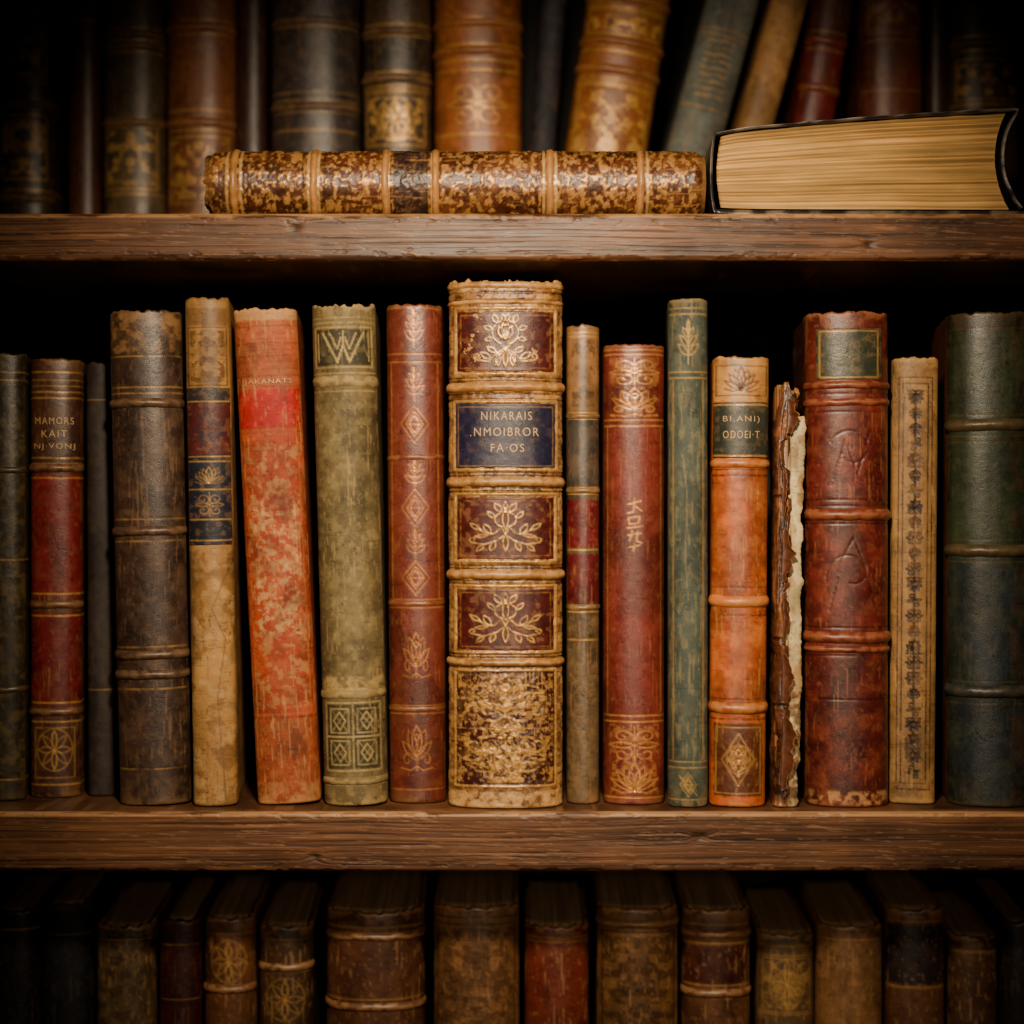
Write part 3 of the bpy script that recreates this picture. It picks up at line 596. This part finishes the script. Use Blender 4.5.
for t in np.linspace(.02,.97,30): P.append((xre(t)+5+ (7*(1-t)**4+5*t**6),6+100*t))   # limp cover wrapping the fore-edge
for t in np.linspace(1,0,60): P.append((4+t*299,ztp(t)+1.4))
for a in np.linspace(90,270,24)[1:-1]: P.append((3+6*math.cos(math.radians(a)),45+40*math.sin(math.radians(a))))
for t in np.linspace(0,1,60): P.append((2+t*314,5.4-1.6*t+ (1.8*math.exp(-t*18))))
P=np.array(P); T=np.gradient(P,axis=0); T/=np.linalg.norm(T,axis=1)[:,None]+1e-9; Nn=np.c_[T[:,1],-T[:,0]]
thk=np.r_[np.full(30,2.4),np.full(60,1.3),np.full(22,1.2),np.full(60,2.2)][:,None]
thk=np.convolve(np.pad(thk[:,0],4,mode='edge'),np.ones(9)/9,'valid')[:,None]
oc=P+Nn*thk; ic=P-Nn*thk*np.r_[np.full(30,.5),np.ones(142)][:,None]
yy=np.r_[-7,-6.5,-5,0,5,20,60,120,200,255]
nP=len(P); rows=[]
fray=(fbm(np.arange(nP)/3.2,0,6,3)-.5)*5
def ring(C2,y,fr_): return np.c_[C2[:,0],y+fr_,C2[:,1]+1.1*(fbm(np.arange(nP)/3.5,y/9,6,3)-.5)]
for j,y in enumerate(yy): rows.append(ring(oc,y,fray*(1 if j<3 else 0)))
for j,y in list(enumerate(yy))[::-1]: rows.append(ring(ic,y,fray*(1 if j<3 else 0)))
rows.append(rows[0])
R=np.stack(rows); nr=len(rows)
f=gfaces(nr,nP); f.append([r*nP for r in range(nr-1)]); f.append([r*nP+nP-1 for r in range(nr-2,-1,-1)])
cc=np.tile(C(56,49,46),(nr,nP,1)); ed=np.zeros((nr,nP)); ed[:1]=1; ed[-2:]=1; ed[1:3]=.5
m=(ed*sst(.36,.62,fbm(np.arange(nP)/3.,0,61,5)))[...,None]*.7; cc=cc*(1-m)+C(140,126,112)*m
R[...,2]=np.maximum(R[...,2],.3)
mk('cover',R.reshape(-1,3)*s,f,M_LEA,cc.reshape(-1,3),None,bk.o)
# ================================================================ LOWER ROW
GL='books on the lower shelf'
def lo(x0,x1,ytop,base,Y=.05,lab='',**k):
    k.setdefault('res',1.4); k.setdefault('D',.15); k.setdefault('pgcol',C(176,146,112)); k.setdefault('th',5.5); k.setdefault('wear',.7); k.setdefault('ptop',5.); k.setdefault('wearcol',C(176,132,88)); k.setdefault('inner',.05); k.setdefault('ragged',1.1)
    k.setdefault('yaw',((x0+x1)/2-512)/512*5)
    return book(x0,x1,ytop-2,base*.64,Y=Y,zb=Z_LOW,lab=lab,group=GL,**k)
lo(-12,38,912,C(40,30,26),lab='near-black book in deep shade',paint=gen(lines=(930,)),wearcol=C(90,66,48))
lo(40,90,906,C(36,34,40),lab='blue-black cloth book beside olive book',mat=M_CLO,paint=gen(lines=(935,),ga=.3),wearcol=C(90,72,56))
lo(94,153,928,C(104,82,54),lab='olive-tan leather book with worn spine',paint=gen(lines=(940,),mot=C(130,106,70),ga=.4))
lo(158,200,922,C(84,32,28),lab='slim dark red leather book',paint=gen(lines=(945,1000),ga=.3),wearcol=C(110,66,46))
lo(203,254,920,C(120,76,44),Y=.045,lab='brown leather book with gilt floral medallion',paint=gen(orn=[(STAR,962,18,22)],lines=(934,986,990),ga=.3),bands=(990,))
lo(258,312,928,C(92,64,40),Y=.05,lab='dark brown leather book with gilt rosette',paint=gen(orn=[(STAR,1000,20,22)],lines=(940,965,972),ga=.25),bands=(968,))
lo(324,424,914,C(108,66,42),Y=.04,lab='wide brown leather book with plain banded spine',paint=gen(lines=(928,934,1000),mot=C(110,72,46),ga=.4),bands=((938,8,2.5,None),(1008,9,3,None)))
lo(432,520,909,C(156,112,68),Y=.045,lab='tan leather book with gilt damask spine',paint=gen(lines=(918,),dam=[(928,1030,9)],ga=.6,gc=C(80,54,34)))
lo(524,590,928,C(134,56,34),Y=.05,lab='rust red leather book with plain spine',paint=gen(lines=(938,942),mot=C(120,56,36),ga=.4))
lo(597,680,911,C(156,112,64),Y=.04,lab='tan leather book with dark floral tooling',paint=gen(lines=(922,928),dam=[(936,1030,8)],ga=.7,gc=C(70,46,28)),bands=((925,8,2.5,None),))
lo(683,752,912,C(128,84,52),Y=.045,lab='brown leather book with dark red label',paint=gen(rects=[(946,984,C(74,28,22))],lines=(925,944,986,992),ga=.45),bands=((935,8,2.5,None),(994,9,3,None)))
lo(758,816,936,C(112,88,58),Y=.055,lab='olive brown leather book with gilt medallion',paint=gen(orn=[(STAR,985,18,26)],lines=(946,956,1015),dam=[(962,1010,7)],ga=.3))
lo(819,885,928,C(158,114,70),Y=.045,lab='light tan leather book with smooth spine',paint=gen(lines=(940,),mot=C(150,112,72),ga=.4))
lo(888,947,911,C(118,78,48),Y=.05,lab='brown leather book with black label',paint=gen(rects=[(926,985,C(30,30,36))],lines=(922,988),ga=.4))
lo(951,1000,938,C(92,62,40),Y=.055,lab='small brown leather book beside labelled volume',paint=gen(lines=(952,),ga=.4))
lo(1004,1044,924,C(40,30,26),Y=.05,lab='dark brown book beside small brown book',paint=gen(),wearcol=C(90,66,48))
# ================================================================ BOOKCASE
case_o=bpy.data.objects.new('bookcase',None); case_o.location=(0,.15,0); bpy.context.scene.collection.objects.link(case_o)
case_o['label']='dark stained wooden bookcase with thick weathered shelves of antique books'; case_o['category']='bookcase'
def board(z1,z0,yf,yb=.31,xa=-.36,xb=.36,knots=(),seed=1,fine=True):
    n=1400 if fine else 60; X=np.linspace(xa,xb,n); t=z1-z0; r=.0026
    prf=[];nf=70 if fine else 6
    for y in np.linspace(yb,yf+r*4,14): prf.append((y,z1,0,1))
    for a in np.linspace(0,90,7): prf.append((yf+r-r*math.sin(math.radians(a)),z1-r+r*math.cos(math.radians(a)),-math.sin(math.radians(a)),math.cos(math.radians(a))))
    for z in np.linspace(z1-r,z0+r,nf)[1:-1]: prf.append((yf,z,-1,0))
    for a in np.linspace(0,90,6): prf.append((yf+r-r*math.cos(math.radians(a)),z0+r-r*math.sin(math.radians(a)),-math.cos(math.radians(a)),-math.sin(math.radians(a))))
    for y in np.linspace(yf+r*4,yb,14): prf.append((y,z0,0,-1))
    prf=np.array(prf); sg=np.r_[0,np.cumsum(np.hypot(np.diff(prf[:,0]),np.diff(prf[:,1])))]/S
    A=(X/S)[None,:]+0*sg[:,None]; Bq=sg[:,None]+0*A
    warp=7*(fbm(A/240,Bq/60,seed,3)-.5)
    kn=np.zeros(A.shape)
    for (kx,kz) in knots:
        jz=sg[np.argmin(np.abs(prf[:,1]-kz)+(prf[:,2]>-.9)*9)]
        d=np.hypot((A-kx)/1.6,Bq-jz); warp=warp+np.where(Bq>jz,1,-1)*5*np.exp(-(d/7)**2); kn=np.maximum(kn,np.exp(-(d/3.6)**2))
    g1=fbm(A/230,(Bq+warp)/2.6,seed+3,4); g2=fbm(A/90,(Bq+warp)/1.,seed+5,3); g3=fbm(A/110,Bq/30,seed+8,5)
    c=C(72,46,31)+(C(152,106,70)-C(72,46,31))*np.clip(.2+.9*(g1-.3)+.7*(g2-.5),0,1)[...,None]
    c=c*(.3+1.35*g3)[...,None]
    dark=sst(.6,.72,fbm(A/150,(Bq+warp)/1.3,seed+13,4)); c=c*(1-.5*dark)[...,None]
    scr=sst(.68,.76,fbm((A+Bq*2)/26,(Bq-A*.06)/1.2,seed+17,3)); c=c*(1-scr[...,None]*.35)+C(186,142,100)*scr[...,None]*.35
    c=c*(1-.75*kn)[...,None]
    isf=(np.abs(prf[:,3])<.95).astype(float)[:,None]
    ed=(np.abs(prf[:,2]*prf[:,3])>.05)&(prf[:,3]>0)
    dt=np.abs(prf[:,1]-z1)/S; db=np.abs(prf[:,1]-z0)/S; de=np.minimum(dt,db)[:,None]
    top=sst(.25,.55,fbm(A/60,Bq/6,seed+21,4))*.75*ed[:,None]; c=c*(1-top[...,None])+C(204,158,110)*top[...,None]
    chip=sst(.58,.66,fbm(A/13,Bq/5,seed+41,4)+.16*np.exp(-de/4)-.06)*np.exp(-de/6)*isf; c=c*(1-.35*chip)[...,None]
    h=S*(.4*(g1-.5)+.2*(g2-.5)-.25*dark-1.3*kn-1.2*chip+1.8*(fbm(A/70,Bq/60,seed+2,3)-.5))
    h=h*np.where(np.abs(prf[:,3])>.95,.12,1)[:,None]
    h=np.where(prf[:,3][:,None]>.95,np.minimum(h,0),h)
    vt=np.stack([np.tile(X,(len(prf),1)),prf[:,0][:,None]+prf[:,2][:,None]*h,prf[:,1][:,None]+prf[:,3][:,None]*h],-1)
    nr=len(prf); f=gfaces(nr,n)
    f.append([r_*n for r_ in range(nr)][::-1]); f.append([r_*n+n-1 for r_ in range(nr)])
    i=np.arange(n-1); f+=np.stack([i,i+1,(nr-1)*n+i+1,(nr-1)*n+i],-1).tolist()
    v=vt.reshape(-1,3)-np.array([0,.15,0])
    return mk('shelf_board',v,f,M_WOOD,c.reshape(-1,3),None,case_o)
board(Z_UP,ZC+.1240,-.012,knots=[((295-512)*.985,ZC+.1405),((870-512)*.985,ZC+.132)],seed=11)
board(Z_MID,ZC-.1775,-.012,knots=[((315-512)*.985,ZC-.170),((700-512)*.985,ZC-.160)],seed=23)
board(Z_LOW,Z_LOW-.03,-.012,seed=31,fine=False)
board(ZC+.50,ZC+.47,-.012,seed=37,fine=False)
def slab(name,x0,x1,y0,y1,z0,z1,mat,col):
    r=.002
    import bmesh
    bm=bmesh.new(); bmesh.ops.create_cube(bm,size=1)
    for v in bm.verts: v.co=((x0+x1)/2+v.co.x*(x1-x0),(y0+y1)/2+v.co.y*(y1-y0)-.15,(z0+z1)/2+v.co.z*(z1-z0))
    bmesh.ops.bevel(bm,geom=bm.edges[:],offset=r,segments=2,affect='EDGES')
    V=[tuple(v.co) for v in bm.verts]; F=[[v.index for v in f_.verts] for f_ in bm.faces]; bm.free()
    return mk(name,V,F,mat,np.tile(col,(len(V),1)),None,case_o,smooth=False)
slab('side_panel',-.385,-.3605,-.012,.33,0,ZC+.50,M_WOODP,C(60,38,24)); slab('side_panel',.3605,.385,-.012,.33,0,ZC+.50,M_WOODP,C(60,38,24))
slab('back_panel',-.36,.36,.3105,.328,.05,ZC+.5,M_WOODP,C(36,24,17))
slab('plinth',-.36,.36,0.0,.31,0,.08,M_WOOD,C(60,38,24))
def struct(name,v,col):
    o=mk(name,v,[[0,1,2,3]],M_WOOD,np.tile(col,(4,1)),None,None,False); o['kind']='structure'; return o
struct('floor',[(-2,-2,0),(2,-2,0),(2,.6,0),(-2,.6,0)],C(50,34,24))
struct('wall_back',[(-2,.34,0),(2,.34,0),(2,.34,2.6),(-2,.34,2.6)],C(60,50,42))
# ================================================================ LIGHT + CAMERA
def aim(o,t):
    from mathutils import Vector
    o.rotation_euler=(Vector(t)-o.location).to_track_quat('-Z','Y').to_euler()
def spot(name,loc,tgt,e,size,rad,col,blend=1.):
    l=bpy.data.lights.new(name,'SPOT'); l.energy=e; l.spot_size=math.radians(size); l.spot_blend=blend; l.shadow_soft_size=rad; l.color=col
    o=bpy.data.objects.new(name,l); o.location=loc; bpy.context.scene.collection.objects.link(o); aim(o,tgt); return o
spot('key_spotlight',(.0,-.54,ZC+.27),(0.01,0,ZC+.03),24.5,64,.03,(1,.80,.555))
spot('fill_spotlight',(.05,-.78,ZC-.03),(.02,.08,ZC-.16),5.8,44,.04,(1,.77,.53))
w=bpy.data.worlds.new('World'); bpy.context.scene.world=w; w.use_nodes=True
w.node_tree.nodes['Background'].inputs[0].default_value=(1,.78,.6,1); w.node_tree.nodes['Background'].inputs[1].default_value=.008
cd=bpy.data.cameras.new('camera'); cam=bpy.data.objects.new('camera',cd); bpy.context.scene.collection.objects.link(cam)
cam.location=(0,-DC,ZC); cam.rotation_euler=(math.pi/2,0,0); cd.sensor_width=36; cd.lens=36*DC/(1024*S)
cd.clip_start=.01; cd.dof.use_dof=True; cd.dof.focus_distance=DC; cd.dof.aperture_fstop=3.4
bpy.context.scene.camera=cam
